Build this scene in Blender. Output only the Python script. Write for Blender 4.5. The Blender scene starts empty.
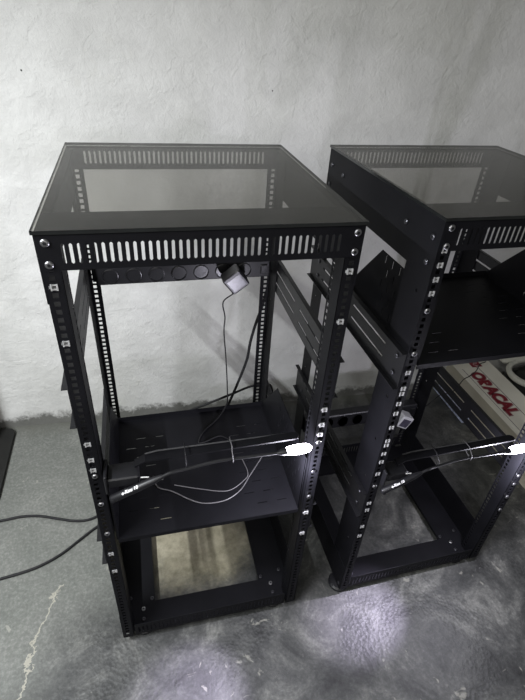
import bpy, math, random
from mathutils import Vector, Matrix
random.seed(7)
C = bpy.context.scene.collection
PI = math.pi
W, D, H = 0.52, 0.5515, 1.238      # rack width, depth, frame height (metres)
FZ = -0.03                         # floor level (the frames stand on 30 mm feet)

# ------------------------------------------------------------------ materials
MATS = {}
def principled(name, col, rough=0.5, metal=0.0, spec=0.5, noise=None, bump=None, emit=None):
    if name in MATS: return MATS[name]
    m = bpy.data.materials.new(name); m.use_nodes = True
    nt = m.node_tree; b = nt.nodes['Principled BSDF']
    b.inputs['Base Color'].default_value = (*col, 1)
    b.inputs['Roughness'].default_value = rough
    b.inputs['Metallic'].default_value = metal
    b.inputs['Specular IOR Level'].default_value = spec
    if noise or bump:
        tc = nt.nodes.new('ShaderNodeTexCoord')
    if noise:
        sc, amt = noise
        n = nt.nodes.new('ShaderNodeTexNoise'); n.inputs['Scale'].default_value = sc; n.inputs['Detail'].default_value = 4
        nt.links.new(tc.outputs['Object'], n.inputs['Vector'])
        r = nt.nodes.new('ShaderNodeValToRGB')
        r.color_ramp.elements[0].position = .3; r.color_ramp.elements[1].position = .7
        r.color_ramp.elements[0].color = (*[c*(1-amt) for c in col], 1)
        r.color_ramp.elements[1].color = (*[min(1, c*(1+amt)) for c in col], 1)
        nt.links.new(n.outputs['Fac'], r.inputs['Fac']); nt.links.new(r.outputs['Color'], b.inputs['Base Color'])
    if bump:
        sc, st = bump
        n2 = nt.nodes.new('ShaderNodeTexNoise'); n2.inputs['Scale'].default_value = sc; n2.inputs['Detail'].default_value = 2
        nt.links.new(tc.outputs['Object'], n2.inputs['Vector'])
        bp = nt.nodes.new('ShaderNodeBump'); bp.inputs['Strength'].default_value = st; bp.inputs['Distance'].default_value = .002
        nt.links.new(n2.outputs['Fac'], bp.inputs['Height']); nt.links.new(bp.outputs['Normal'], b.inputs['Normal'])
    if emit:
        b.inputs['Emission Color'].default_value = (*emit[0], 1); b.inputs['Emission Strength'].default_value = emit[1]
    MATS[name] = m
    return m

BLACK = principled('black_powder_coat', (.0055, .0055, .0068), .5, 0, .10, noise=(9, .25), bump=(900, .12))
RAILM = principled('rail_powder_coat', (.0065, .0065, .0075), .42, 0, .32, noise=(9, .2), bump=(900, .12))
PLAST = principled('black_plastic', (.008, .008, .0095), .42, 0, .3, noise=(30, .2))
SOCK  = principled('socket_plastic', (.005, .005, .006), .3, 0, .5, noise=(30, .2))
EDGEM = principled('satin_edge', (.035, .035, .037), .6, 0, .3, noise=(40, .2))
RUBB  = principled('cable_rubber', (.008, .008, .009), .65, 0, .3, noise=(40, .2))
SILV  = principled('zinc_steel', (.58, .58, .58), .42, .6, .5, noise=(200, .25))
SCRM  = principled('screw_steel', (.40, .40, .41), .35, 1, .5, noise=(200, .25))
DSCREW= principled('dark_screw', (.09, .09, .1), .35, .9, .5, noise=(200, .25))
GREYC = principled('grey_wire', (.10, .097, .10), .4, 0, .5, noise=(60, .15))
LED   = principled('led_diffuser', (1, 1, 1), .4, 0, .5, noise=(40, .01), emit=((.95, .88, 1.0), 17))
WTEXT = principled('white_print', (.75, .75, .75), .5, 0, .3, noise=(60, .05))
ADAPT = principled('adapter_plastic', (.022, .021, .026), .4, 0, .5, noise=(30, .15))
LABELM= principled('adapter_sticker', (.035, .032, .046), .32, 0, .6, noise=(90, .5))
GREYP = principled('grey_plastic', (.30, .30, .31), .45, 0, .4, noise=(30, .1))
CARD  = principled('white_carton', (.80, .78, .70), .6, 0, .3, noise=(7, .07))
CARDS = principled('cream_carton_side', (.50, .47, .38), .65, 0, .3, noise=(7, .1))
RED   = principled('red_print', (.22, .012, .025), .5, 0, .3, noise=(50, .15))
PINK  = principled('pale_pink_print', (.42, .30, .30), .6, 0, .3, noise=(50, .1))
GREYL = principled('grey_print_line', (.22, .20, .19), .6, 0, .3, noise=(50, .1))
BLUE  = principled('blue_white_print', (.36, .40, .52), .5, 0, .4, noise=(60, .6))
WHITEP= principled('white_vinyl', (.60, .60, .54), .4, 0, .4, noise=(8, .08))
BAGM  = principled('black_film', (.008, .008, .008), .35, 0, .5, noise=(10, .3), bump=(18, .8))
MATM  = principled('black_rubber_mat', (.012, .012, .011), .6, 0, .3, noise=(20, .2))

def glass_material():
    m = bpy.data.materials.new('smoked_glass'); m.use_nodes = True
    nt = m.node_tree; nt.nodes.clear()
    out = nt.nodes.new('ShaderNodeOutputMaterial'); mix = nt.nodes.new('ShaderNodeMixShader')
    tr = nt.nodes.new('ShaderNodeBsdfTransparent'); gl = nt.nodes.new('ShaderNodeBsdfGlossy'); lw = nt.nodes.new('ShaderNodeLayerWeight')
    df = nt.nodes.new('ShaderNodeBsdfDiffuse'); mix2 = nt.nodes.new('ShaderNodeMixShader')
    tc = nt.nodes.new('ShaderNodeTexCoord'); n = nt.nodes.new('ShaderNodeTexNoise'); n.inputs['Scale'].default_value = 14
    r = nt.nodes.new('ShaderNodeMapRange'); r.inputs['To Min'].default_value = .02; r.inputs['To Max'].default_value = .035
    nt.links.new(tc.outputs['Object'], n.inputs['Vector']); nt.links.new(n.outputs['Fac'], r.inputs['Value'])
    tr.inputs['Color'].default_value = (.67, .665, .64, 1)
    gl.inputs['Color'].default_value = (.9, .9, .9, 1); gl.inputs['Roughness'].default_value = .08
    df.inputs['Color'].default_value = (.18, .18, .17, 1)      # thin film of dust
    lw.inputs['Blend'].default_value = .5
    pw = nt.nodes.new('ShaderNodeMath'); pw.operation = 'POWER'; pw.inputs[1].default_value = 5
    fr = nt.nodes.new('ShaderNodeMath'); fr.operation = 'MULTIPLY_ADD'; fr.inputs[1].default_value = .6; fr.inputs[2].default_value = .035
    nt.links.new(lw.outputs['Facing'], pw.inputs[0]); nt.links.new(pw.outputs[0], fr.inputs[0])
    nt.links.new(r.outputs['Result'], mix2.inputs['Fac'])
    nt.links.new(tr.outputs[0], mix2.inputs[1]); nt.links.new(df.outputs[0], mix2.inputs[2])
    nt.links.new(fr.outputs[0], mix.inputs['Fac']); nt.links.new(mix2.outputs[0], mix.inputs[1]); nt.links.new(gl.outputs[0], mix.inputs[2])
    nt.links.new(mix.outputs[0], out.inputs['Surface'])
    return m
GLASS = glass_material()
GEDGE = principled('glass_edge', (.012, .013, .013), .15, 0, .6, noise=(30, .2))

# ------------------------------------------------------------------ mesh builder
class MB:
    def __init__(s): s.v = []; s.f = []; s.sm = []; s.mi = []
    def add(s, vs, fs, smooth=False, mi=0):
        n = len(s.v); s.v += [tuple(p) for p in vs]
        for f in fs: s.f.append([i+n for i in f]); s.sm.append(smooth); s.mi.append(mi)
        return s
    def box(s, x0, x1, y0, y1, z0, z1, M=None, mi=0):
        vs = [Vector((x, y, z)) for z in (z0, z1) for y in (y0, y1) for x in (x0, x1)]
        if M: vs = [M @ p for p in vs]
        return s.add(vs, [(0,2,3,1), (4,5,7,6), (0,1,5,4), (2,6,7,3), (0,4,6,2), (1,3,7,5)], mi=mi)
    def bevbox(s, x0, x1, y0, y1, z0, z1, b, M=None, mi=0):
        """box with chamfered edges"""
        vs = []; idx = {}
        for i, x in enumerate((x0, x1)):
            for j, y in enumerate((y0, y1)):
                for k, z in enumerate((z0, z1)):
                    sx, sy, sz = (b if i == 0 else -b), (b if j == 0 else -b), (b if k == 0 else -b)
                    for a, p in enumerate(((x, y+sy, z+sz), (x+sx, y, z+sz), (x+sx, y+sy, z))):
                        idx[i,j,k,a] = len(vs); vs.append(Vector(p))
        g = idx; fs = []
        for i in (0, 1):
            fs.append([g[i,0,0,0], g[i,1,0,0], g[i,1,1,0], g[i,0,1,0]])
            fs.append([g[0,i,0,1], g[1,i,0,1], g[1,i,1,1], g[0,i,1,1]])
            fs.append([g[0,0,i,2], g[1,0,i,2], g[1,1,i,2], g[0,1,i,2]])
        for i in (0, 1):
            for j in (0, 1):
                fs.append([g[i,j,0,0], g[i,j,1,0], g[i,j,1,1], g[i,j,0,1]])
                fs.append([g[i,0,j,0], g[i,1,j,0], g[i,1,j,2], g[i,0,j,2]])
                fs.append([g[0,i,j,1], g[1,i,j,1], g[1,i,j,2], g[0,i,j,2]])
                for k in (0, 1): fs.append([g[i,j,k,0], g[i,j,k,1], g[i,j,k,2]])
        c = Vector(((x0+x1)/2, (y0+y1)/2, (z0+z1)/2)); ff = []
        for f in fs:
            n = (vs[f[1]]-vs[f[0]]).cross(vs[f[2]]-vs[f[0]])
            m = sum((vs[q] for q in f), Vector())/len(f)
            ff.append(f if n.dot(m-c) > 0 else f[::-1])
        if M: vs = [M @ p for p in vs]
        return s.add(vs, ff, mi=mi)
    def sheet(s, O, U, V, w, h, rows=(), t=.0015, ch=0.0):
        """flat metal sheet w x h at O spanned by unit vectors U, V with punched holes; rows = (v0, v1, [(u0, u1)...]); ch chamfers the hole corners"""
        O, U, V = Vector(O), Vector(U), Vector(V); N = U.cross(V)
        P = lambda u, v, k: O + U*u + V*v + N*(k*t)
        def poly(pts):
            s.add([P(u, v, 1) for u, v in pts], [list(range(len(pts)))])
            s.add([P(u, v, 0) for u, v in pts], [list(range(len(pts)))[::-1]])
        def rect(u0, u1, v0, v1):
            if u1-u0 > 1e-6 and v1-v0 > 1e-6: poly([(u0, v0), (u1, v0), (u1, v1), (u0, v1)])
        def wall(a, b):
            s.add([P(*a, 0), P(*b, 0), P(*b, 1), P(*a, 1)], [(0, 1, 2, 3)])
        cur = 0
        for v0, v1, hs in sorted(rows, key=lambda r: r[0]):
            rect(0, w, cur, v0); u = 0
            for u0, u1 in sorted(hs):
                rect(u, u0, v0, v1); u = u1
                c = min(ch, (u1-u0)/2-1e-6, (v1-v0)/2-1e-6) if ch else 0
                if c > 0:
                    loop = [(u0+c, v0), (u1-c, v0), (u1, v0+c), (u1, v1-c), (u1-c, v1), (u0+c, v1), (u0, v1-c), (u0, v0+c)]
                    for tri in (((u0, v0), loop[0], loop[7]), (loop[1], (u1, v0), loop[2]), (loop[3], (u1, v1), loop[4]), (loop[6], loop[5], (u0, v1))): poly(list(tri))
                else: loop = [(u0, v0), (u1, v0), (u1, v1), (u0, v1)]
                for a, b in zip(loop, loop[1:]+loop[:1]): wall(b, a)
            rect(u, w, v0, v1); cur = v1
        rect(0, w, cur, h)
        o = [(0, 0), (w, 0), (w, h), (0, h)]
        for a, b in zip(o, o[1:]+o[:1]): wall(a, b)
        return s
    def plate(s, pts, N, t):
        """flat polygon pts (3-D) extruded by N*t"""
        N = Vector(N); a = [Vector(p) for p in pts]; b = [p+N*t for p in a]; n = len(a)
        fs = [list(range(n))[::-1], [i+n for i in range(n)]] + [[i, (i+1) % n, (i+1) % n+n, i+n] for i in range(n)]
        return s.add(a+b, fs)
    def tube(s, path, r, n=8, cap=True):
        pts = [Vector(p) for p in path]; rings = []
        up = Vector((0, 0, 1)); last = None
        for i, p in enumerate(pts):
            d = (pts[min(i+1, len(pts)-1)] - pts[max(i-1, 0)]).normalized()
            a = last if last is not None else (up if abs(d.z) < .9 else Vector((1, 0, 0)))
            a = (a - d*a.dot(d)).normalized(); last = a; b = d.cross(a)
            rr = r[i] if isinstance(r, (list, tuple)) else r
            rings.append([p + a*(rr*math.cos(2*PI*k/n)) + b*(rr*math.sin(2*PI*k/n)) for k in range(n)])
        vs = [q for ring in rings for q in ring]; fs = []
        for i in range(len(rings)-1):
            for k in range(n):
                fs.append([i*n+k, i*n+(k+1) % n, (i+1)*n+(k+1) % n, (i+1)*n+k])
        s.add(vs, fs, True)
        if cap: s.add(rings[0], [list(range(n))[::-1]]); s.add(rings[-1], [list(range(n))])
        return s
    def lathe(s, c, axis, prof, n=16, smooth=True):
        """profile (r, h) turned about axis through c"""
        ax = Vector(axis).normalized(); a = ax.orthogonal().normalized(); b = ax.cross(a); c = Vector(c)
        vs = [c + ax*h + a*(r*math.cos(2*PI*k/n)) + b*(r*math.sin(2*PI*k/n)) for r, h in prof for k in range(n)]
        fs = [[i*n+k, i*n+(k+1) % n, (i+1)*n+(k+1) % n, (i+1)*n+k] for i in range(len(prof)-1) for k in range(n)]
        fs.append(list(range(n))[::-1]); m = (len(prof)-1)*n; fs.append([m+k for k in range(n)])
        return s.add(vs, fs, False if not smooth else False)
    def mesh(s, name, mats):
        me = bpy.data.meshes.new(name); me.from_pydata(s.v, [], s.f)
        for m in (mats if isinstance(mats, list) else [mats]): me.materials.append(m)
        me.polygons.foreach_set('use_smooth', s.sm); me.polygons.foreach_set('material_index', s.mi)
        me.update(); return me
    def build(s, name, mats, parent=None, loc=None):
        return link(name, s.mesh(name, mats), parent, loc)
def link(name, me, parent=None, loc=None):
    o = bpy.data.objects.new(name, me); C.objects.link(o)
    if parent: o.parent = parent
    if loc: o.location = loc
    return o
def tag(o, label=None, cat=None, group=None, kind=None):
    if label: o['label'] = label
    if cat: o['category'] = cat
    if group: o['group'] = group
    if kind: o['kind'] = kind
    return o
def empty(name, loc=(0, 0, 0), rz=0):
    o = bpy.data.objects.new(name, None); C.objects.link(o); o.location = loc; o.rotation_euler.z = rz
    o.empty_display_size = .05
    return o
def copy_tree(o, parent=None):
    c = o.copy(); C.objects.link(c); c.parent = parent
    for ch in list(o.children): copy_tree(ch, c)
    return c
def smooth_path(pts, k=6):
    """Catmull-Rom through points"""
    p = [Vector(q) for q in pts]; p = [p[0]*2-p[1]] + p + [p[-1]*2-p[-2]]; out = []
    for i in range(1, len(p)-2):
        for j in range(k):
            t = j/k; a, b, c, d = p[i-1], p[i], p[i+1], p[i+2]
            out.append(.5*((2*b)+(c-a)*t+(2*a-5*b+4*c-d)*t*t+(3*b-a-3*c+d)*t**3))
    out.append(p[-2]); return out
def text_mesh(txt, size, extrude=.0003, bold=0, shear=0, space=1):
    cu = bpy.data.curves.new('lettering', 'FONT'); cu.body = txt; cu.size = size; cu.extrude = extrude; cu.offset = bold
    cu.align_x = 'CENTER'; cu.align_y = 'CENTER'; cu.shear = shear; cu.space_character = space
    ob = bpy.data.objects.new('lettering', cu); C.objects.link(ob)
    dg = bpy.context.evaluated_depsgraph_get(); dg.update()
    me = bpy.data.meshes.new_from_object(ob.evaluated_get(dg))
    bpy.data.objects.remove(ob); bpy.data.curves.remove(cu)
    return me

# ------------------------------------------------------------------ rack
PITCH = .0151; NH = 78; Z0H = .02
def hole_rows(z0, n, size=.0092, u=.015):
    return [(z0+i*PITCH-size/2, z0+i*PITCH+size/2, [(u-size/2, u+size/2)]) for i in range(n)]
FW, BW, PD = .027, .028, .072      # front flange, rear flange, web depth
def post_mesh(sx, sy):
    """folded upright in its own corner: outer web, flange with square holes; front posts also fold back along the inside"""
    mb = MB(); rows = hole_rows(Z0H, NH, u=.0125)
    if sy > 0:
        mb.sheet((0, 0, 0), (sx, 0, 0), (0, 0, 1), FW, H-.002, rows, .0016)
        mb.sheet((sx*FW, 0, 0), (0, 1, 0), (0, 0, 1), .050, H-.002, hole_rows(Z0H, NH, u=.041), .0014)
    else:
        mb.sheet((0, 0, 0), (sx, 0, 0), (0, 0, 1), BW, H-.002, rows, .0016)
    webrows = [(.10+.14*i, .107+.14*i, [(.027, .034)]) for i in range(8)]
    depth = PD if sy < 0 else (.090 if sx > 0 else .045)
    mb.sheet((sx*.0002, 0, 0), (0, sy, 0), (0, 0, 1), depth, H-.002, webrows, .0016, ch=.002)
    return mb
def slot_row(x0, x1, z0, z1, pitch=.0116, w=.0050):
    n = int((x1-x0)/pitch)+1
    return [(z0, z1, [(x0+i*pitch-w/2, x0+i*pitch+w/2) for i in range(n)])]

def screw_mesh(r, rim):
    mb = MB().lathe((0, 0, 0), (0, -1, 0), [(r, 0), (r, r*.3), (r*.78, r*.52), (r*.5, r*.55)], 14); n = len(mb.f)
    mb.lathe((0, -r*.30, 0), (0, -1, 0), [(r*.46, 0), (r*.46, r*.27), (r*.1, r*.27)], 6)
    mb.mi[n:] = [1]*(len(mb.f)-n)
    return mb.mesh('screw', [rim, PLAST])
SCREW = screw_mesh(.0064, SCRM)
DARKS = screw_mesh(.0056, DSCREW)
def nut_mesh():
    mb = MB()
    mb.box(-.0065, -.0038, -.003, .004, -.0065, .0065); mb.box(.0038, .0065, -.003, .004, -.0065, .0065)
    mb.box(-.0038, .0038, -.002, .004, .0030, .0060); mb.box(-.0038, .0038, -.002, .004, -.0060, -.0030)
    mb.box(-.0095, -.0065, -.0012, .001, -.003, .003)
    mb.v = [(x*.85, y, z*.85) for x, y, z in mb.v]
    return mb.mesh('cage_nut', SILV)
NUT = nut_mesh()
def screw(parent, p, d, dark=False):
    o = link('screw', DARKS if dark else SCREW, parent, p)
    o.rotation_euler = {'-y': (0, 0, 0), '+y': (0, 0, PI), '-x': (0, 0, -PI/2), '+x': (0, 0, PI/2), '+z': (-PI/2, 0, 0)}[d]
    return o

def make_rack():
    root = empty('server_rack')
    posts = {}
    for nx, x, sx in (('l', 0, 1), ('r', W, -1)):
        for ny, y, sy in (('f', 0, 1), ('b', D, -1)):
            p = post_mesh(sx, sy).build('upright_post', BLACK, root, (x, y, 0)); posts[nx+ny] = p
    # slotted panels front and back, top and bottom
    rs = slot_row(.036, .486, .0105, .0435)
    for z, front in ((H-.0575, 1), (H-.0535, 0)):
        mb = MB()
        y = -.0028 if front else D
        mb.sheet((0, y+.0015 if front else y, z), (1, 0, 0), (0, 0, 1), W, H-z, rs if front else slot_row(.036, .486, .013, .043), .0015, ch=.0021)
        if front:
            mb.box(.0, W, y, .092, H-.0016, H)
            mb.box(.0, W, .0905, .092, H-.012, H)
        p = mb.build('slotted_top_panel', BLACK, root)
        if front:
            for sx_ in (.013, .508):
                for sz in (1.226, 1.191): screw(p, (sx_, y, sz), '-y')
    for front in (1, 0):
        mb = MB(); y = .0025 if front else D-.004
        r2 = slot_row(.012, .446, .010, .040)
        mb.sheet((.033, y, 0), (1, 0, 0), (0, 0, 1), W-.066, .055, r2, .0015, ch=.0021)
        ya, yb = (.0025, .09) if front else (D-.09, D-.0025)
        mb.box(.033, W-.033, ya, yb, 0, .0016)
        yl = yb-.0016 if front else ya
        mb.box(.092, W-.092, yl, yl+.0016, -.010, 0)
        mb.build('slotted_base_panel', BLACK, root)
    # plain side panels
    for x, s in ((0, -1), (W, 1)):
        mb = MB(); a, b = sorted((x, x+s*.0018))
        mb.box(a, b, -.002, D+.002, H-.115, H)
        a2, b2 = sorted((x, x-s*.016)); mb.box(a2, b2, .095, D-.03, H-.0016, H)
        p = mb.build('side_top_panel', BLACK, root)
        d = '-x' if s < 0 else '+x'
        for y in (.022, D-.022):
            for z in (H-.038, H-.088): screw(p, (x+s*.0018, y, z), d, True)
        for y in (.12, D-.10): screw(p, (x+s*.0018, y, H-.045), d, True)
        mb = MB(); mb.box(a, b, .0, D, 0, .118)
        a3, b3 = sorted((x, x-s*.093)); mb.box(a3, b3, .012, D-.012, 0.0, .0017)
        a4, b4 = sorted((x-s*.0914, x-s*.093)); mb.box(a4, b4, .09, D-.09, -.010, 0)
        p = mb.build('side_base_panel', BLACK, root)
        for y in (.012, D-.012): screw(p, (x+s*.0018, y, .02), d, True)
        for y, dk in ((.07, False), (.04, True)):
            screw(p, (x-s*.058, y, .0026), '+z', dk)
        screw(p, (x-s*.085, .098, .0026), '+z', True)
        screw(p, (x-s*.02, .11, .0026), '+z', True)
    # side rails: channels with long slots, flanges outwards
    for x, s in ((0, -1), (W, 1)):
        for z in (.388, .850):
            mb = MB()
            rows = [(.026, .032, [(.085, .27), (.31, .49)]), (.062, .068, [(.085, .27), (.31, .49)])]
            mb.sheet((x+s*.0022, 0, z), (0, 1, 0), (0, 0, 1), .586, .097, rows, .0016*1)
            a, b = sorted((x+s*.0022, x+s*.013))
            mb.box(a, b, 0, .586, z, z+.0016); mb.box(a, b, 0, .586, z+.0954, z+.097)
            p = mb.build('side_rail', RAILM, root)
            for y in (.03, D-.03):
                for dz in (.026, .072): screw(p, (x+s*.004, y, z+dz), '-x' if s < 0 else '+x', True)
    # feet
    for x in (.060, W-.060):
        for y in (.042, D-.042):
            MB().lathe((x, y, FZ), (0, 0, 1), [(.034, 0), (.034, .008), (.028, .013), (.012, .016), (.007, .018), (.007, .0295)], 20).build('leveling_foot', PLAST, root)
    # glass top
    o = .0045; mb = MB(); z0, z1 = H+.0006, H+.0068
    vs = [(-o, -o, z0), (W+o, -o, z0), (W+o, D+o, z0), (-o, D+o, z0), (-o, -o, z1), (W+o, -o, z1), (W+o, D+o, z1), (-o, D+o, z1)]
    mb.add(vs, [(0, 3, 2, 1), (4, 5, 6, 7)]); mb.add(vs, [(0, 1, 5, 4), (1, 2, 6, 5), (2, 3, 7, 6), (3, 0, 4, 7)], mi=1)
    mb.build('glass_top', [GLASS, GEDGE], root)
    return root, posts

def tray(root, z, depth, hgt, full):
    """tray shelf: vented floor, front lip, two peaked side cheeks"""
    x0, x1 = .0345, W-.0345; w = x1-x0
    rows = []
    for i in range(9):
        v = .035+.036*i; off = 0 if i % 2 else .028
        hs = []
        for base in (.022, w-.128):
            hs += [(base+off, base+off+.026), (base+off+.052, base+off+.078)]
        rows.append((v, v+.0022, hs))
    mb = MB().sheet((x0, .004, z), (1, 0, 0), (0, 1, 0), w, depth-.004, rows, .0014)
    mb.box(x0, x1, .002, .0045, z-.011, z+.0014)
    mb.box(x0, x1, depth-.0015, depth, z, z+.016)
    sh = mb.build('tray_shelf', BLACK, root)
    for x, s in ((x0, 1), (x1-.0014, -1)):
        mb = MB(); cr = []
        # cheek: rectangular vented part and tapering tail
        rws = []
        for i in range(5):
            v = .018+.031*i; off = 0 if i % 2 else .017
            rws.append((v, v+.020, [(.03+off+.034*j, .0332+off+.034*j) for j in range(6) if .0332+off+.034*j < .236]))
        mb.sheet((x, .004, z), (0, 1, 0), (0, 0, 1), full, hgt, rws, .0014)
        mb.plate([(x, full+.004, z), (x, depth, z), (x, depth, z+.010), (x, full+.004, z+hgt)], (1, 0, 0), .0014)
        mb.box(*sorted((x, x-s*.003)), .004, .0055, z, z+hgt)
        mb.build('side_cheek', BLACK, sh)
    for x in (.013, W-.013):
        for dz in (.02, .158): pass
    return sh
def dress(post, sx, items, rz=None):
    """cage nuts and screws on a front post; z in rack coordinates"""
    for kind, z in items:
        if kind == 'n': link('cage_nut', NUT, post, (sx*.013, -.0004, Z0H+round((z-Z0H)/PITCH)*PITCH))
        else: screw(post, (sx*.014, -.0018, z), '-y', kind == 'd')

rack, posts = make_rack()
R2 = (.67936, .0056, 0); A2 = math.radians(1.154)
rack_b = copy_tree(rack)
rack_b.location = R2; rack_b.rotation_euler.z = A2
posts_b = [c for c in rack_b.children if c.name.startswith('upright_post')]   # same order: lf, lb, rf, rb
pl = dict(zip(('lf', 'lb', 'rf', 'rb'), posts_b))
tag(rack, 'black open-frame server rack nearest the middle, socket strip high on its back', 'rack', 'open-frame server racks')
tag(rack_b, 'black open-frame server rack at right, its wide shelf high up under the glass', 'rack', 'open-frame server racks')
foot = [c for c in rack_b.children if c.name.startswith('leveling_foot')][0]
foot.location = (-.045, -.004, 0)
dress(posts['lf'], 1, [('n', 1.146), ('n', 1.05), ('n', .807), ('n', .757), ('n', .727), ('s', .712), ('s', .62), ('s', .511), ('n', .433), ('n', .345)])
dress(posts['rf'], -1, [('n', 1.146), ('n', 1.053), ('n', .818), ('n', .768), ('n', .742), ('s', .722), ('d', .62), ('s', .526), ('n', .457), ('n', .369)])
dress(pl['lf'], 1, [('n', 1.183), ('n', 1.148), ('n', 1.118), ('n', 1.095), ('s', 1.053), ('s', .947), ('n', .889), ('n', .858), ('n', .836), ('n', .811), ('n', .771), ('n', .729), ('n', .685), ('n', .663), ('n', .632), ('n', .602), ('n', .571), ('s', .515), ('n', .44), ('n', .407), ('n', .344), ('n', .285)])
dress(pl['rf'], -1, [('n', .52), ('s', .436), ('s', .398), ('s', .338), ('s', .274), ('n', .60), ('n', .64)])
tray(rack, .473, .412, .192, .262)
tray(rack_b, .910, .385, .166, .242)
def on2(p):
    c, s = math.cos(A2), math.sin(A2)
    return Vector((R2[0]+p[0]*c-p[1]*s, R2[1]+p[0]*s+p[1]*c, p[2]))

# ------------------------------------------------------------------ rack power strips
def power_strip():
    t = empty('power_strip')
    MB().bevbox(.024, .506, .012, .050, -.026, .026, .003).build('housing', PLAST, t)
    for xa, xb in ((.012, .025), (.505, .511)): MB().box(xa, xb, .028, .032, -.022, .022).build('mounting_bracket', BLACK, t)
    for i in range(7):
        x = .060+.0615*i
        s = MB().lathe((x, .012, 0), (0, -1, 0), [(.0215, 0), (.0215, .0018), (.0195, .0024), (.0190, -.012), (.001, -.012)], 24).build('socket', SOCK, t)
        mb = MB(); mb.lathe((x-.0095, .023, 0), (0, -1, 0), [(.0028, 0), (.0028, .0012), (.0015, .0013)], 8)
        mb.lathe((x+.0095, .023, 0), (0, -1, 0), [(.0028, 0), (.0028, .0012), (.0015, .0013)], 8)
        mb.box(x-.002, x+.002, .012, .022, .0165, .019); mb.box(x-.002, x+.002, .012, .022, -.019, -.0165)
        mb.build('contact', DSCREW, s)
    MB().bevbox(.478, .498, .008, .014, -.014, .014, .002).build('switch', SOCK, t)
    return t
ps = power_strip(); ps.location = (0, .497, .915)
tag(ps, 'black power strip with round sockets, high at the back of the nearer rack', 'power strip', 'rack power strips')
ps2 = copy_tree(ps); ps2.scale.z = 1.3; ps2.location = on2((0, .497, .240)); ps2.rotation_euler.z = A2
tag(ps2, 'black power strip low at the back of the right rack, just above its base', 'power strip', 'rack power strips')

# ------------------------------------------------------------------ plug-in adapters
def adapter(shell, tilt):
    t = empty('power_adapter'); M = Matrix.Rotation(tilt, 4, 'Y') @ Matrix.Diagonal((1.2, 1, 1.2, 1))
    MB().bevbox(-.0235, .0235, 0, .046, -.0235, .0235, .003, M).build('housing', shell, t)
    MB().box(-.017, .017, -.0006, .0002, -.017, .014, M).build('sticker', LABELM, t)
    mb = MB()
    for dx in (-.0095, .0095): mb.tube([M @ Vector((dx, .046, 0)), M @ Vector((dx, .060, 0))], .002, 8)
    mb.build('plug_pin', SILV, t)
    p = M @ Vector((-.02, .02, -.021)); q = M @ Vector((-.026, .02, -.027))
    MB().tube([p, q], .0035, 8).build('cord_grip', RUBB, t)
    return t
ad = adapter(ADAPT, math.radians(-38)); ad.location = (.396, .450, .905)
tag(ad, 'dark cube plug-in adapter tilted in the high socket strip of the nearer rack', 'adapter', 'plug-in adapters')
ad2 = adapter(GREYP, math.radians(28)); ad2.location = on2((.425, .450, .240)); ad2.rotation_euler.z = A2
tag(ad2, 'pale grey plug-in adapter in the low power strip of the right rack', 'adapter', 'plug-in adapters')

# ------------------------------------------------------------------ LED work lamps on flat arms
def lamp():
    t = empty('led_work_lamp')
    br = MB(); br.bevbox(.004, .070, -.016, .030, -.020, .006, .003); br.bevbox(-.001, .006, -.020, .034, -.034, .020, .002)
    br.build('mounting_bracket', PLAST, t)
    # flat arm with rounded end and turned-up rear edge
    pts = [(.062, .008), (.085, .010)] + [(.42+.011*math.sin(a), .021-.011*math.cos(a)) for a in [PI*k/10 for k in range(11)]] + [(.085, .032), (.062, .028)]
    mb = MB().plate([(x, y,   .007+.028*min(1, max(0, (x-.062)/.05))**.7*.6) for x, y in pts], (0, 0, 1), .004)
    edge = [(.085, .032, .020)] + [(.110, .032, .025)] + [(.42+.011*math.sin(a), .021-.011*math.cos(a), .025) for a in [PI*(1-k/10*.8) for k in range(11)]]
    arm = mb.build('flat_arm', BLACK, t)
    MB().tube(edge, .0020, 6).build('arm_edge', EDGEM, arm)
    # handle with lettering, thin stem and lamp head
    a, b = Vector((.012, -.026, -.040)), Vector((.118, -.022, .002)); d = (b-a).normalized()
    h = MB().tube([a-d*.006, a-d*.004, a, a+d*.06, b-d*.02, b], [.003, .007, .0092, .0092, .0078, .0045], 14)
    h.lathe(a+Vector((0, -.0088, .002)), (0, -1, .3), [(.0045, 0), (.0045, .001), (.002, .0016)], 12)
    h = h.build('handle', PLAST, t)
    me = text_mesh('e-Rise 10', .0098, .0003, .0002, .2); me.materials.append(WTEXT)
    tx = link('lettering', me, h)
    xa = d; ya = Vector((0, .80, .6)); ya = (ya-xa*ya.dot(xa)).normalized(); za = xa.cross(ya)
    tx.matrix_local = Matrix.Translation(a+d*.042+za*.0094) @ Matrix((xa, ya, za)).transposed().to_4x4()
    MB().tube(smooth_path([b-d*.004, b+d*.02, (.17, -.014, .006), (.24, -.010, .012), (.31, -.012, .014), (.376, -.014, .015)]), .0034, 8).build('stem', RUBB, t)
    hd = MB(); hd.tube([(.372, -.014, .015), (.378, -.014, .015), (.386, -.014, .016), (.394, -.014, .017)], [.004, .006, .0085, .0085], 12)
    hd = hd.build('lamp_head', PLAST, t)
    led = MB(); led.tube([(.390, -.014, .017), (.394, -.014, .017), (.404, -.014, .0175), (.424, -.014, .018), (.442, -.014, .019), (.450, -.014, .019), (.453, -.014, .019)], [.006, .0085, .0110, .0118, .0105, .0070, .003], 14)
    led.build('led_diffuser', LED, hd)
    for x in (.170, .272):
        MB().tube([(x, .007, .036), (x, .034, .036), (x+.001, .036, .020), (x+.003, .000, .007), (x, -.014, .006), (x-.001, -.014, .022), (x, .007, .036)], .0011, 6).build('cable_tie', GREYC if x > .2 else PLAST, t)
    MB().box(.072, .088, -.018, -.017, .013, .016, Matrix.Rotation(.15, 4, 'Y')).build('white_clip', WTEXT, t)
    return t
lm = lamp(); lm.location = (.032, 0, .702)
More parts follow.
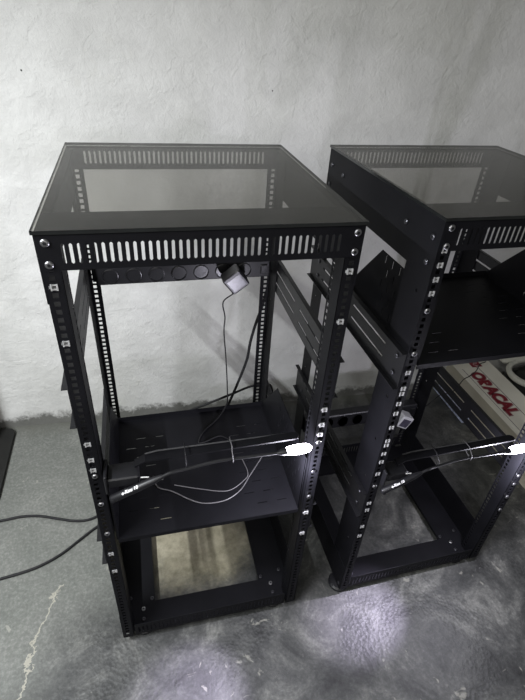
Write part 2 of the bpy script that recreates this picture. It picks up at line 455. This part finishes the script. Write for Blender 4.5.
tag(lm, 'lit LED work lamp tied to a black arm across the nearer rack, above its tray', 'lamp', 'LED work lamps across the racks')
lm2 = copy_tree(lm); lm2.location = on2((.028, .004, .556)); lm2.rotation_euler.z = A2
for c_ in lm2.children:
    if not c_.name.startswith('mounting_bracket'): c_.location.x -= .012
tag(lm2, 'lit LED work lamp tied to a black arm across the right rack', 'lamp', 'LED work lamps across the racks')

# ------------------------------------------------------------------ cables
def cable(name, pts, r, label, mat=RUBB, group=None, k=6):
    o = MB().tube(smooth_path(pts, k), r, 8).build(name, mat)
    return tag(o, label, 'cable', group)
M38 = Matrix.Rotation(math.radians(-38), 4, 'Y')
g0 = Vector((.396, .450, .905)) + M38 @ Vector((-.031, .02, -.032))
cable('adapter_cable', [g0, (.363, .470, .835), (.369, .470, .785), (.366, .465, .735), (.372, .455, .64), (.376, .440, .515), (.366, .405, .496), (.330, .365, .479), (.284, .322, .478), (.262, .280, .478), (.280, .277, .478), (.328, .293, .478), (.362, .262, .478)], .0020,
      'thin black lead hanging from the dark cube adapter down onto the tray')
cable('power_cable', [(.512, .535, .895), (.535, .572, .86), (.527, .580, .827), (.510, .580, .745), (.493, .580, .683), (.478, .580, .611), (.468, .580, .533), (.433, .580, .415), (.395, .580, .30), (.36, .59, .15), (.34, .62, .02), (.33, .68, -.024), (.3, .78, -.0245)], .0048,
      'thick black cable curving down behind the nearer rack from its back right post')
cable('power_cable', [(.60, .66, .30), (.58, .64, .36), (.542, .62, .384), (.496, .62, .380), (.429, .62, .354), (.327, .62, .315), (.263, .62, .290), (.15, .63, .2), (.10, .66, .06), (.09, .70, -.018), (.11, .76, -.0245)], .0046,
      'black cable drooping along behind the back edge of the low tray')
cable('lamp_wire', [(.150, -.012, .684), (.138, .06, .60), (.125, .17, .484), (.136, .138, .4765), (.171, .118, .4765), (.214, .083, .4765), (.251, .064, .4765), (.303, .063, .4765), (.348, .087, .4765), (.385, .132, .4765), (.432, .190, .4765)], .0016,
      'pale grey wire in a wide front loop on the low tray', GREYC, 'loose wires on the low tray')
cable('lamp_wire', [(.179, .136, .4780), (.243, .112, .4765), (.315, .092, .4765), (.366, .119, .4765), (.381, .143, .4765), (.375, .196, .4765)], .0013,
      'thin grey wire in the smaller inner loop on the low tray', GREYC, 'loose wires on the low tray')
cable('floor_cable', [(-1.2, .47, -.0252), (-.8, .52, -.0252), (-.56, .503, -.0252), (-.431, .504, -.0252), (-.360, .508, -.0252), (-.297, .498, -.0252), (-.230, .473, -.0252), (-.173, .453, -.0252), (-.12, .450, -.0252), (-.05, .475, -.0252), (.05, .49, -.0252)], .0047,
      'black cable on the floor left of the racks, the one nearer the wall', group='floor cables')
cable('floor_cable', [(-1.2, .16, -.0252), (-.8, .22, -.0252), (-.52, .262, -.0252), (-.39, .275, -.0252), (-.287, .292, -.0252), (-.212, .325, -.0252), (-.150, .372, -.0252), (-.096, .412, -.0252), (-.04, .44, -.0252), (.05, .455, -.0252)], .0047,
      'black cable on the floor left of the racks, the one farther from the wall', group='floor cables')
g2 = on2((.425, .450, .240)) + Matrix.Rotation(math.radians(28), 4, 'Y') @ Vector((-.031, .02, -.032))
cable('adapter_cable', [g2, g2+Vector((-.004, -.004, -.03)), (1.10, .50, .14), (1.18, .56, .10), (1.27, .64, .12), (1.30, .635, .14), (1.32, .62, .185), (1.37, .64, .20), (1.44, .66, .185), (1.52, .72, .165), (1.599, .783, .1435), (1.64, .80, .1435), (1.698, .831, .1435), (1.754, .88, .1435), (1.80, .895, .1435)], .0022,
      'thin black lead running from the pale grey adapter over the white carton')

# ------------------------------------------------------------------ beside the right rack
bx = empty('carton_box', (1.715, .62, FZ))
MB().box(-.105, .105, -.42, .32, 0, .171).build('carton_body', CARD, bx)
mb = MB(); mb.box(-.1062, -.105, -.42, .32, .001, .170); mb.build('side_panel', CARDS, bx, None)
def lay(me, mat, x, y, z, rz, parent, name='lettering'):
    me.materials.clear(); me.materials.append(mat)
    o = link(name, me, parent, (x, y, z)); o.rotation_euler.z = rz; return o
for m_, b_, z_ in ((PINK, .0085, .1713), (RED, .0045, .1719)):
    me = text_mesh('ORACAL', .082, .0003, b_, 0, 1.0)
    xs = [v.co.x for v in me.vertices]; sc = (.300+2*b_)/(max(xs)-min(xs))
    for v in me.vertices: v.co.x *= sc
    lay(me, m_, -.030, .052, z_, -PI/2, bx, 'red_lettering' if m_ is RED else 'lettering_outline')
MB().box(.013, .017, -.40, .24, .171, .1714).box(-.075, -.072, -.40, .24, .171, .1714).build('printed_line', GREYL, bx)
MB().box(-.012, .045, .245, .315, .171, .1715).build('red_patch', RED, bx)
me = text_mesh('ORA', .04, .0003, .0006); lay(me, PINK, .016, .280, .1718, -PI/2, bx, 'lettering')
tag(bx, 'long white carton with big red ORACAL lettering on floor beyond the right rack', 'box')
pk = MB().bevbox(1.566, 1.606, .66, .93, FZ, FZ+.028, .005).build('flat_packet', BLUE)
tag(pk, 'blue and white printed packet on the floor along the side of the white carton', 'packet')
def blob(name, c, sx, sy, sz, mat, seed, amp=.12):
    rnd = random.Random(seed); mb = MB(); n, m = 22, 12; vs = []
    ph = [rnd.uniform(0, 6) for _ in range(6)]
    for i in range(m+1):
        th = PI*i/m
        for k in range(n):
            a = 2*PI*k/n
            sq = (abs(math.cos(a))**4+abs(math.sin(a))**4)**-.25
            r = 1+amp*(math.sin(3*a+ph[0]+2*th)*.5+math.sin(5*a+ph[1]-3*th)*.3+math.sin(7*th+ph[2]+a)*.3)
            vs.append((c[0]+sx*math.sin(th)**.6*math.cos(a)*r*sq, c[1]+sy*math.sin(th)**.6*math.sin(a)*r*sq, max(FZ, c[2]+sz*math.cos(th)*(1+.3*(r-1)))))
    mb.add(vs, [[i*n+k, (i+1)*n+k, (i+1)*n+(k+1) % n, i*n+(k+1) % n] for i in range(m) for k in range(n)], True)
    return mb.build(name, mat)
bag = blob('film_bag', (2.05, .70, .055), .21, .19, .085, BAGM, 3)
tag(bag, 'black plastic bag lying behind the white carton at the right edge', 'bag')
def ring(name, c, R, r, a0, a1, flat=1.0, tilt=0):
    pts = [Vector((R*math.cos(a), R*flat*math.sin(a), R*tilt*math.cos(a)))+Vector(c) for a in [a0+(a1-a0)*k/28 for k in range(29)]]
    n = len(pts); return MB().tube(pts, [r*(.35+.65*math.sin(PI*min(1, max(0, (i+1)/(n+1)*1)))**.4) for i in range(n)], 10)
r1 = ring('x', (1.945, .745, .160), .105, .015, math.radians(95), math.radians(330), .95).build('vinyl_band', WHITEP)
tag(r1, 'curved white band lying on the black bag at the right edge', 'band', 'white vinyl pieces on the bag')
r2 = blob('vinyl_roll', (2.10, .866, .165), .085, .030, .03, WHITEP, 5, .05)
tag(r2, 'rounded off-white piece resting on the black bag at the right edge', 'roll', 'white vinyl pieces on the bag')
r3 = blob('vinyl_roll', (1.96, .885, .155), .09, .035, .02, WHITEP, 9, .05)
tag(r3, 'slim off-white piece behind the white carton, just under the right rack shelf edge', 'roll', 'white vinyl pieces on the bag')
# dark mat at the left edge
mb = MB(); out = [(-.95, .55), (-.475, .55)] + [(-.452-.0, .60)] + [(-.482+.03*math.cos(a), .945+.03*math.sin(a)) for a in [PI/2*k/6 for k in range(7)]] + [(-.95, .975)]
mb.plate([(x, y, FZ) for x, y in out], (0, 0, 1), .018)
st = empty('mat_and_shadow_panel')
mb.build('floor_mat', MATM, st)
MB().bevbox(-.95, -.525, .86, .962, FZ+.018, .57, .006).build('shadow_panel', MATM, st)  # added out of view to cast the shadow on the wall's left corner
tag(st, 'black round-cornered mat by the wall, left edge, with an added off-frame panel casting shadow', 'mat')

# ------------------------------------------------------------------ room shell
def nodes(m):
    m.use_nodes = True; nt = m.node_tree; return nt, nt.nodes['Principled BSDF']
def nz(nt, vec, scale, detail=4, rough=.55, dist=0):
    n = nt.nodes.new('ShaderNodeTexNoise'); n.inputs['Scale'].default_value = scale; n.inputs['Detail'].default_value = detail
    n.inputs['Roughness'].default_value = rough; n.inputs['Distortion'].default_value = dist
    nt.links.new(vec, n.inputs['Vector']); return n.outputs['Fac']
def ramp(nt, fac, stops):
    r = nt.nodes.new('ShaderNodeValToRGB'); e = r.color_ramp.elements
    while len(e) < len(stops): e.new(.5)
    for el, (p, c) in zip(e, stops): el.position = p; el.color = (*c, 1) if len(c) == 3 else (c[0],)*3+(1,)
    nt.links.new(fac, r.inputs['Fac']); return r.outputs['Color']
def mth(nt, op, a, b=None, c=None):
    n = nt.nodes.new('ShaderNodeMath'); n.operation = op
    for i, v in enumerate((a, b, c)):
        if v is None: continue
        if isinstance(v, (int, float)): n.inputs[i].default_value = v
        else: nt.links.new(v, n.inputs[i])
    return n.outputs[0]
def mixc(nt, fac, a, b, mode='MIX'):
    n = nt.nodes.new('ShaderNodeMix'); n.data_type = 'RGBA'; n.blend_type = mode
    for i, v in ((0, fac), (6, a), (7, b)):
        if isinstance(v, (int, float)): n.inputs[i].default_value = v
        elif isinstance(v, tuple): n.inputs[i].default_value = (*v, 1)
        else: nt.links.new(v, n.inputs[i])
    return n.outputs[2]

def wall_material():
    m = bpy.data.materials.new('plaster_wall'); nt, b = nodes(m)
    tc = nt.nodes.new('ShaderNodeTexCoord'); v = tc.outputs['Object']
    sep = nt.nodes.new('ShaderNodeSeparateXYZ'); nt.links.new(v, sep.inputs[0])
    base = ramp(nt, nz(nt, v, 2.2, 5), [(.3, (.53, .53, .51)), (.7, (.64, .64, .62))])
    blot = ramp(nt, nz(nt, v, 9, 6, .65, .6), [(.35, (.86,)*3), (.6, (1,)*3)])
    col = mixc(nt, .7, base, blot, 'MULTIPLY')
    # yellowish scuffs low down
    sc = ramp(nt, nz(nt, v, 5, 6, .7), [(.60, (0,)*3), (.72, (1,)*3)])
    col = mixc(nt, mth(nt, 'MULTIPLY', sc, .16), col, (.42, .40, .30))
    # two small plug holes
    for hx, hz, hr in ((-.143, 1.345, .0035), (.603, 1.32, .003)):
        dx = mth(nt, 'SUBTRACT', sep.outputs[0], hx); dz = mth(nt, 'SUBTRACT', sep.outputs[2], hz)
        d2 = mth(nt, 'SQRT', mth(nt, 'ADD', mth(nt, 'MULTIPLY', dx, dx), mth(nt, 'MULTIPLY', dz, dz)))
        col = mixc(nt, mth(nt, 'LESS_THAN', mth(nt, 'ADD', d2, mth(nt, 'MULTIPLY', nz(nt, v, 90), .006)), hr+.002), col, (.04, .04, .04))
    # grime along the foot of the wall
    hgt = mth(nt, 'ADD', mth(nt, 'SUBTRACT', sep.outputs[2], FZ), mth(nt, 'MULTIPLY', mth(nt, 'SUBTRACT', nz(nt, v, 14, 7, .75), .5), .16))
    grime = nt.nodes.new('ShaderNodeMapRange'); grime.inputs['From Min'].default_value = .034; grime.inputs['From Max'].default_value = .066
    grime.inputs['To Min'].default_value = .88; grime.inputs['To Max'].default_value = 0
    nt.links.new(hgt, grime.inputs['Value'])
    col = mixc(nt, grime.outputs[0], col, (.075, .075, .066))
    nt.links.new(col, b.inputs['Base Color']); b.inputs['Roughness'].default_value = .75; b.inputs['Specular IOR Level'].default_value = .25
    h1 = nz(nt, v, 30, 9, .68, .3); h2 = ramp(nt, nz(nt, v, 14, 8, .6, .5), [(.55, (0,)*3), (.60, (1,)*3)]); h3 = nz(nt, v, 4.5, 2)
    hh = mth(nt, 'ADD', mth(nt, 'MULTIPLY', h1, .9), mth(nt, 'ADD', mth(nt, 'MULTIPLY', h2, .12), mth(nt, 'MULTIPLY', h3, 1.2)))
    bp = nt.nodes.new('ShaderNodeBump'); bp.inputs['Strength'].default_value = .55; bp.inputs['Distance'].default_value = .010
    nt.links.new(hh, bp.inputs['Height']); nt.links.new(bp.outputs[0], b.inputs['Normal'])
    return m
def floor_material():
    m = bpy.data.materials.new('concrete_floor'); nt, b = nodes(m)
    tc = nt.nodes.new('ShaderNodeTexCoord'); v = tc.outputs['Object']
    sep = nt.nodes.new('ShaderNodeSeparateXYZ'); nt.links.new(v, sep.inputs[0])
    plain = ramp(nt, nz(nt, v, 6, 6, .6), [(.3, (.112, .118, .106)), (.7, (.165, .168, .154))])
    stain = ramp(nt, nz(nt, v, 5.5, 7, .7, .7), [(.34, (.014, .014, .014)), (.45, (.034, .035, .034)), (.56, (.062, .063, .060)), (.68, (.14, .14, .13))])
    fine = ramp(nt, nz(nt, v, 110, 3, .7), [(.36, (.72,)*3), (.54, (.98,)*3), (.68, (1.35,)*3)])
    # worn, stained zone to the front and right; plainer concrete to the back left
    zone = mth(nt, 'ADD', mth(nt, 'SUBTRACT', mth(nt, 'MULTIPLY', sep.outputs[0], 1.0), mth(nt, 'MULTIPLY', sep.outputs[1], .9)), mth(nt, 'MULTIPLY', mth(nt, 'SUBTRACT', nz(nt, v, 3, 5, .6), .5), .5))
    zr = nt.nodes.new('ShaderNodeMapRange'); zr.inputs['From Min'].default_value = -.36; zr.inputs['From Max'].default_value = -.05; zr.interpolation_type = 'SMOOTHSTEP'
    nt.links.new(zone, zr.inputs['Value'])
    col = mixc(nt, zr.outputs[0], plain, stain)
    col = mixc(nt, .8, col, fine, 'MULTIPLY')
    # pale flakes
    fl = ramp(nt, nz(nt, v, 13, 5, .6, 1.5), [(.655, (0,)*3), (.70, (1,)*3)])
    col = mixc(nt, mth(nt, 'MULTIPLY', fl, .35), col, (.38, .37, .32))
    # paler ochre patch inside the left rack's base opening
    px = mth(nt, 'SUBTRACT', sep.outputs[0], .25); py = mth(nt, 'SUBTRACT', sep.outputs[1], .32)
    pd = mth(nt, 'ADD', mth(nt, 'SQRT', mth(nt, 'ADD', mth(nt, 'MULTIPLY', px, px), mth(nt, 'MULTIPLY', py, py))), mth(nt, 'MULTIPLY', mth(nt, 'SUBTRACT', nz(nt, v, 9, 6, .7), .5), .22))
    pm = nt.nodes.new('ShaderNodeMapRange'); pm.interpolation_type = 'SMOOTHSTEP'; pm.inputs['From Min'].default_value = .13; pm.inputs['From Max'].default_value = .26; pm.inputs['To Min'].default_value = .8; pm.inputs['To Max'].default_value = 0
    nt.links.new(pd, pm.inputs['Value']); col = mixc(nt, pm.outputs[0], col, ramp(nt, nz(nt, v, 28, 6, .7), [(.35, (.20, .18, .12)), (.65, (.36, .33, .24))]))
    # pale crack
    cx = mth(nt, 'ADD', mth(nt, 'ADD', sep.outputs[0], mth(nt, 'MULTIPLY', sep.outputs[1], -.25)), mth(nt, 'MULTIPLY', mth(nt, 'SUBTRACT', nz(nt, v, 7, 6, .7), .5), .16))
    cr = mth(nt, 'LESS_THAN', mth(nt, 'ABSOLUTE', mth(nt, 'ADD', cx, .265)), .0035)
    cr = mth(nt, 'MULTIPLY', cr, mth(nt, 'LESS_THAN', sep.outputs[1], .22))
    col = mixc(nt, mth(nt, 'MULTIPLY', cr, .55), col, (.40, .38, .31))
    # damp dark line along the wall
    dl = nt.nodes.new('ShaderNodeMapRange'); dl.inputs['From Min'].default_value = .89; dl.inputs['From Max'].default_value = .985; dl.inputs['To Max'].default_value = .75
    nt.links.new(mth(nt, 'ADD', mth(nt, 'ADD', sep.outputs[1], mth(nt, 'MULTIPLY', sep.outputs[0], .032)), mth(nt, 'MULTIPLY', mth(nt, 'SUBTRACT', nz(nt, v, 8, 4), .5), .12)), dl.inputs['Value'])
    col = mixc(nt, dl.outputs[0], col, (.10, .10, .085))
    nt.links.new(col, b.inputs['Base Color'])
    ro = nt.nodes.new('ShaderNodeMapRange'); ro.inputs['To Min'].default_value = .62; ro.inputs['To Max'].default_value = .52
    nt.links.new(zr.outputs[0], ro.inputs['Value']); nt.links.new(ro.outputs[0], b.inputs['Roughness'])
    b.inputs['Specular IOR Level'].default_value = .45
    vo = nt.nodes.new('ShaderNodeTexVoronoi'); vo.inputs['Scale'].default_value = 95; nt.links.new(v, vo.inputs['Vector'])
    patch = ramp(nt, nz(nt, v, 4, 3), [(.47, (0,)*3), (.58, (1,)*3)])
    emb = mth(nt, 'MULTIPLY', mth(nt, 'MULTIPLY', vo.outputs['Distance'], patch), zr.outputs[0])
    hh = mth(nt, 'ADD', mth(nt, 'MULTIPLY', nz(nt, v, 40, 6, .65, .4), .9), mth(nt, 'MULTIPLY', emb, .75))
    bp = nt.nodes.new('ShaderNodeBump'); bp.inputs['Strength'].default_value = .4; bp.inputs['Distance'].default_value = .004
    nt.links.new(hh, bp.inputs['Height']); nt.links.new(bp.outputs[0], b.inputs['Normal'])
    return m
wy = lambda x: .985-.032*x
wl = MB(); xa, xb = -3.0, 4.5
wl.add([(xa, wy(xa), FZ-.1), (xb, wy(xb), FZ-.1), (xb, wy(xb), 3.0), (xa, wy(xa), 3.0), (xa, wy(xa)+.2, FZ-.1), (xb, wy(xb)+.2, FZ-.1), (xb, wy(xb)+.2, 3.0), (xa, wy(xa)+.2, 3.0)],
       [(0, 1, 2, 3), (5, 4, 7, 6), (4, 0, 3, 7), (1, 5, 6, 2), (3, 2, 6, 7), (4, 5, 1, 0)])
tag(wl.build('wall_back', wall_material()), kind='structure')
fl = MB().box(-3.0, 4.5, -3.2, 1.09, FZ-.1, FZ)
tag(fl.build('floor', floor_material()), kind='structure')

# ------------------------------------------------------------------ light
def light(name, kind, loc, energy, col, size=.05, target=None, spot=None, blend=.5):
    l = bpy.data.lights.new(name, kind); l.energy = energy; l.color = col
    if kind == 'AREA': l.size = size
    else: l.shadow_soft_size = size
    if kind == 'SPOT': l.spot_size = math.radians(spot); l.spot_blend = blend
    o = bpy.data.objects.new(name, l); C.objects.link(o); o.location = loc
    if target: o.rotation_euler = (Vector(target)-Vector(loc)).to_track_quat('-Z', 'Y').to_euler()
    return o
tb = light('ceiling_tube', 'AREA', (-.88, -.45, 1.96), 86, (.94, .97, 1.0), .03)
tb.data.shape = 'RECTANGLE'; tb.data.size = .035; tb.data.size_y = 1.2; tb.rotation_euler = (0, -math.radians(2), 0)
light('room_light', 'AREA', (-.5, -2.0, 2.05), 30, (1.0, .975, .93), 1.8, (.6, .9, .7))
for nm, L, tg in (('led_near', Vector((.452, -.016, .700)), (.165, -.20, FZ)), ('led_far', on2((.437, -.012, .552)), (.725, -.065, FZ))):
    light(nm+'_beam', 'SPOT', L, 72.0, (.82, .75, 1.0), .012, tg, 27, 1.0)
    light(nm+'_lamp', 'POINT', L+Vector((.0, -.028, -.055)), 7.0 if nm == 'led_near' else 9.0, (.88, .86, 1.0), .02)
w = bpy.data.worlds.new('world'); bpy.context.scene.world = w; w.use_nodes = True
w.node_tree.nodes['Background'].inputs[0].default_value = (.80, .80, .76, 1); w.node_tree.nodes['Background'].inputs[1].default_value = .14

# ------------------------------------------------------------------ camera (solved from the rack corners)
F, pt, yw, rl = 476.127, math.radians(35.0298), math.radians(16.0221), math.radians(4.2290)
d = Vector((math.sin(yw)*math.cos(pt), math.cos(yw)*math.cos(pt), -math.sin(pt)))
r = Vector((math.cos(yw), -math.sin(yw), 0)); u = r.cross(d)
r2 = r*math.cos(rl)+u*math.sin(rl); u2 = -r*math.sin(rl)+u*math.cos(rl)
cam = bpy.data.cameras.new('camera'); co = bpy.data.objects.new('camera', cam); C.objects.link(co)
co.matrix_world = Matrix.Translation((.15106, -.71443, 1.51678)) @ Matrix((r2, u2, -d)).transposed().to_4x4()
cam.sensor_fit = 'VERTICAL'; cam.sensor_height = 36; cam.lens = F*36/700; cam.clip_start = .02
sc = bpy.context.scene; sc.camera = co
sc.view_settings.view_transform = 'Standard'; sc.view_settings.look = 'None'; sc.view_settings.exposure = 0
